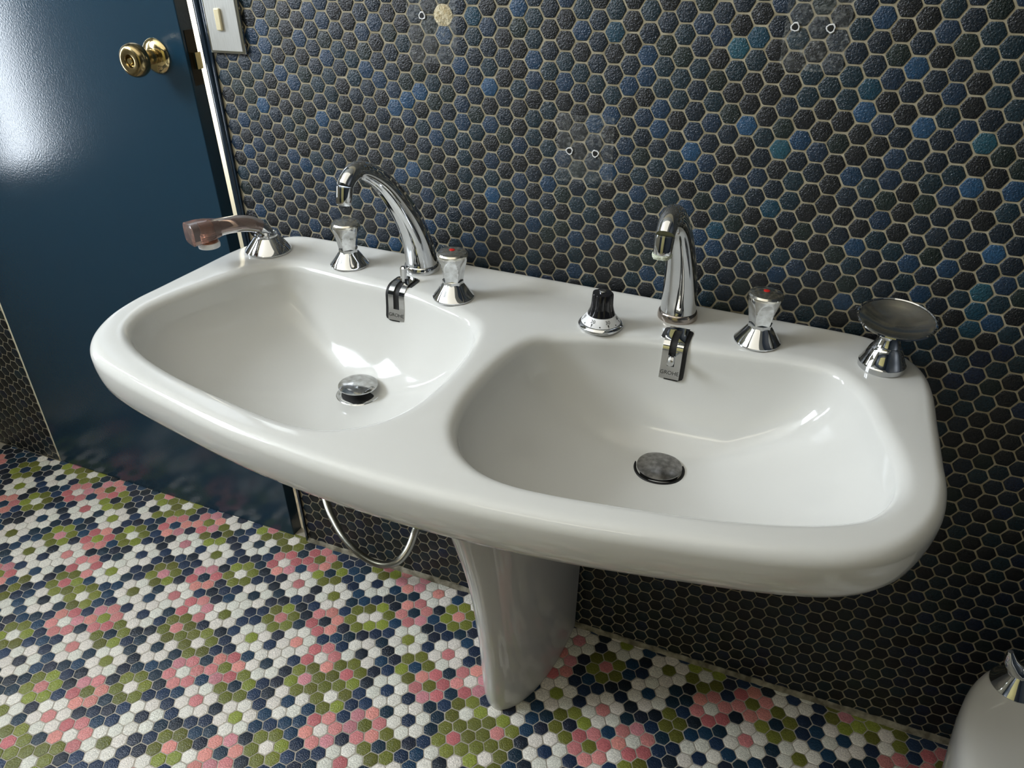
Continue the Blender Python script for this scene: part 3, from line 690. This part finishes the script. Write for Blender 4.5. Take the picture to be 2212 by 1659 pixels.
# hand shower in its holder
e = empty('hand_shower', label='smoky brown clear hand shower in a chrome cone holder at the left end', cat='hand shower', mw=at(-18.4, 3.05, deckh(-18.4, 3.05), math.radians(-25)))
MB().lathe([(1.42, 0), (1.45, .04), (1.45, .13), (1.38, .24), (1.12, .56), (.78, .96), (.74, 1.0)], 72).build('cone_base', M_CHR, e, P, sharp=25)
MB().lathe([(.66, .96), (.70, .98), (.72, 1.16), (.66, 1.20), (.60, 1.14), (.3, 1.12)], 64).build('collar', M_CHR, e, P)
mb = MB(); pr = catmull([(-.1, 1.05, .42), (0.0, 1.35, .42), (.35, 1.66, .42), (.75, 1.88, .40)], 6); mb.tube([Vector((0, -a, b_)) for a, b_, r_ in pr], [r_ for a, b_, r_ in pr], 32); mb.build('elbow', M_CHR, e, P)
mb = MB(); pr = catmull([(.32, 1.70, .44), (.9, 2.0, .50), (1.6, 2.19, .52), (2.4, 2.27, .53), (3.0, 2.28, .56), (3.4, 2.27, .60)], 6); mb.tube([Vector((0, -a, b_)) for a, b_, r_ in pr], [r_ for a, b_, r_ in pr], 40)
# head: rounded wedge with a flat end
sec = [(3.0, .52, 1.78, 2.80), (3.6, .66, 1.66, 2.92), (4.2, .74, 1.62, 2.96), (4.78, .78, 1.60, 2.92), (4.80, .74, 1.63, 2.88)]
V = []; F = []
for s_, w_, l_, h_ in sec:
    for j in range(28):
        a = 2*math.pi*j/28; c_, d_ = math.cos(a), math.sin(a)
        V.append(Vector((w_*math.copysign(abs(c_)**.5, c_), -s_, (l_+h_)/2+(h_-l_)/2*math.copysign(abs(d_)**.5, d_))))
for i in range(len(sec)-1):
    for j in range(28):
        k = (j+1) % 28; F.append([i*28+j, i*28+k, (i+1)*28+k, (i+1)*28+j])
F += [list(range(28))[::-1], [(len(sec)-1)*28+j for j in range(28)]]
mb.add(V, F); mb.build('spray_body', M_AMB, e, P, sharp=40)
mb = MB(); T = Matrix.Translation((0, -3.72, 0))
mb.lathe([(.46, 2.62), (.46, 2.2), (.50, 2.15)] + [(.50+.05*(i % 2), 2.1-.05*i) for i in range(12)] + [(.50, 1.3)], 40, T=T); mb.build('copper_insert', M_COP, e, P, sharp=20)
MB().lathe([(.62, 1.55), (.66, 1.40), (.64, 1.24), (.5, 1.20), (.001, 1.19)], 48, T=T).build('spray_face', M_WHT, e, P)
# hose under the basin
hp = catmull([(-18.2, 2.4, -2.6), (-18.2, 2.2, -8), (-18.1, 2.0, -14), (-17.95, 2, -18.5), (-17.7, 2, -21.0), (-17.3, 2, -23), (-16.4, 2, -25.0), (-14.9, 2, -26.4), (-13.2, 2, -26.75), (-11.6, 2, -25.9), (-10.5, 2, -24.3), (-9.7, 2, -22.2), (-9.25, 2, -20), (-9.0, 2.1, -14), (-8.9, 2.3, -8), (-8.9, 2.5, -3.2)], 60)
e = empty('shower_hose', label='ribbed metal shower hose hanging in a loop under the washbasin', cat='hose', mw=at(-13.5, 2, -26.9))
mb = MB(); mb.tube([Vector((u+13.5, -(v-2), h+26.9)) for u, v, h in hp], [.27+.04*(i % 2) for i in range(len(hp))], 14, up=Vector((0, 1, 0))); mb.build('sleeve', M_HOSE, e, P, sharp=60)

# ---------------------------------------------------------------- bidet at the right edge
e = empty('bidet', loc=W(35.6, Y0, -10), label='white ceramic bidet with chrome tap handle cut off by the right picture edge', cat='bidet')
def sup(n_, u0, v0, wu, wv, p1): return [(u0+wu*math.copysign(abs(math.cos(t))**(2/p1), math.cos(t)), v0+wv*math.copysign(abs(math.sin(t))**(2/p1), math.sin(t))) for t in [2*math.pi*i/n_ for i in range(n_)]]
nb = 72; V = []; F = []
lvl = [(0, .86, .86), (.5, .90, .9), (6, .93, .92), (10, .97, .96), (13, 1.0, 1.0), (14.1, 1.0, 1.0), (14.6, .985, .985), (14.85, .955, .96), (14.95, .9, .92)]
for h, a, b_ in lvl:
    for u, v in sup(nb, 0, 6.2, 6.3*a, 10.8*b_, 3.2): V.append(Vector((u*P, -v*P-.6*P, h*P)))
# bowl
for h, a, vv in ((14.95, .70, .66), (14.7, .66, .62), (13.4, .60, .56), (11.5, .48, .45), (10.6, .2, .2)):
    for u, v in sup(nb, 0, 8.6, 6.3*a, 10.8*vv, 2.6): V.append(Vector((u*P, -v*P-.6*P, h*P)))
m_ = len(V)//nb
for i in range(m_-1):
    for j in range(nb):
        k = (j+1) % nb; F.append([i*nb+j, i*nb+k, (i+1)*nb+k, (i+1)*nb+j])
F += [list(range(nb))[::-1], [(m_-1)*nb+j for j in range(nb)]]
obj('bowl', V, F, M_CER, e, sharp=50)
def bt(x, nm):
    T = Matrix.Translation((x, 1.6, 14.9))
    t = MB().lathe([(1.1, 0), (1.12, .1), (.95, .35), (.5, .9), (.45, 1.0)], 56, T=T).build('tap_cone', M_CHR, e, P, sharp=25)
    w_ = MB(); w_.tube([(x-.75, 1.6, 17.0), (x-.62, 1.6, 16.5), (x-.3, 1.6, 16.0), (x, 1.6, 15.8), (x+.3, 1.6, 16.0), (x+.62, 1.6, 16.5), (x+.75, 1.6, 17.0)], [.12, .3, .42, .5, .42, .3, .12], 20, up=Vector((0, 1, 0))); w_.build('tap_wing', M_CHR, e, P)
bt(-3.6, 'a'); bt(3.6, 'b')
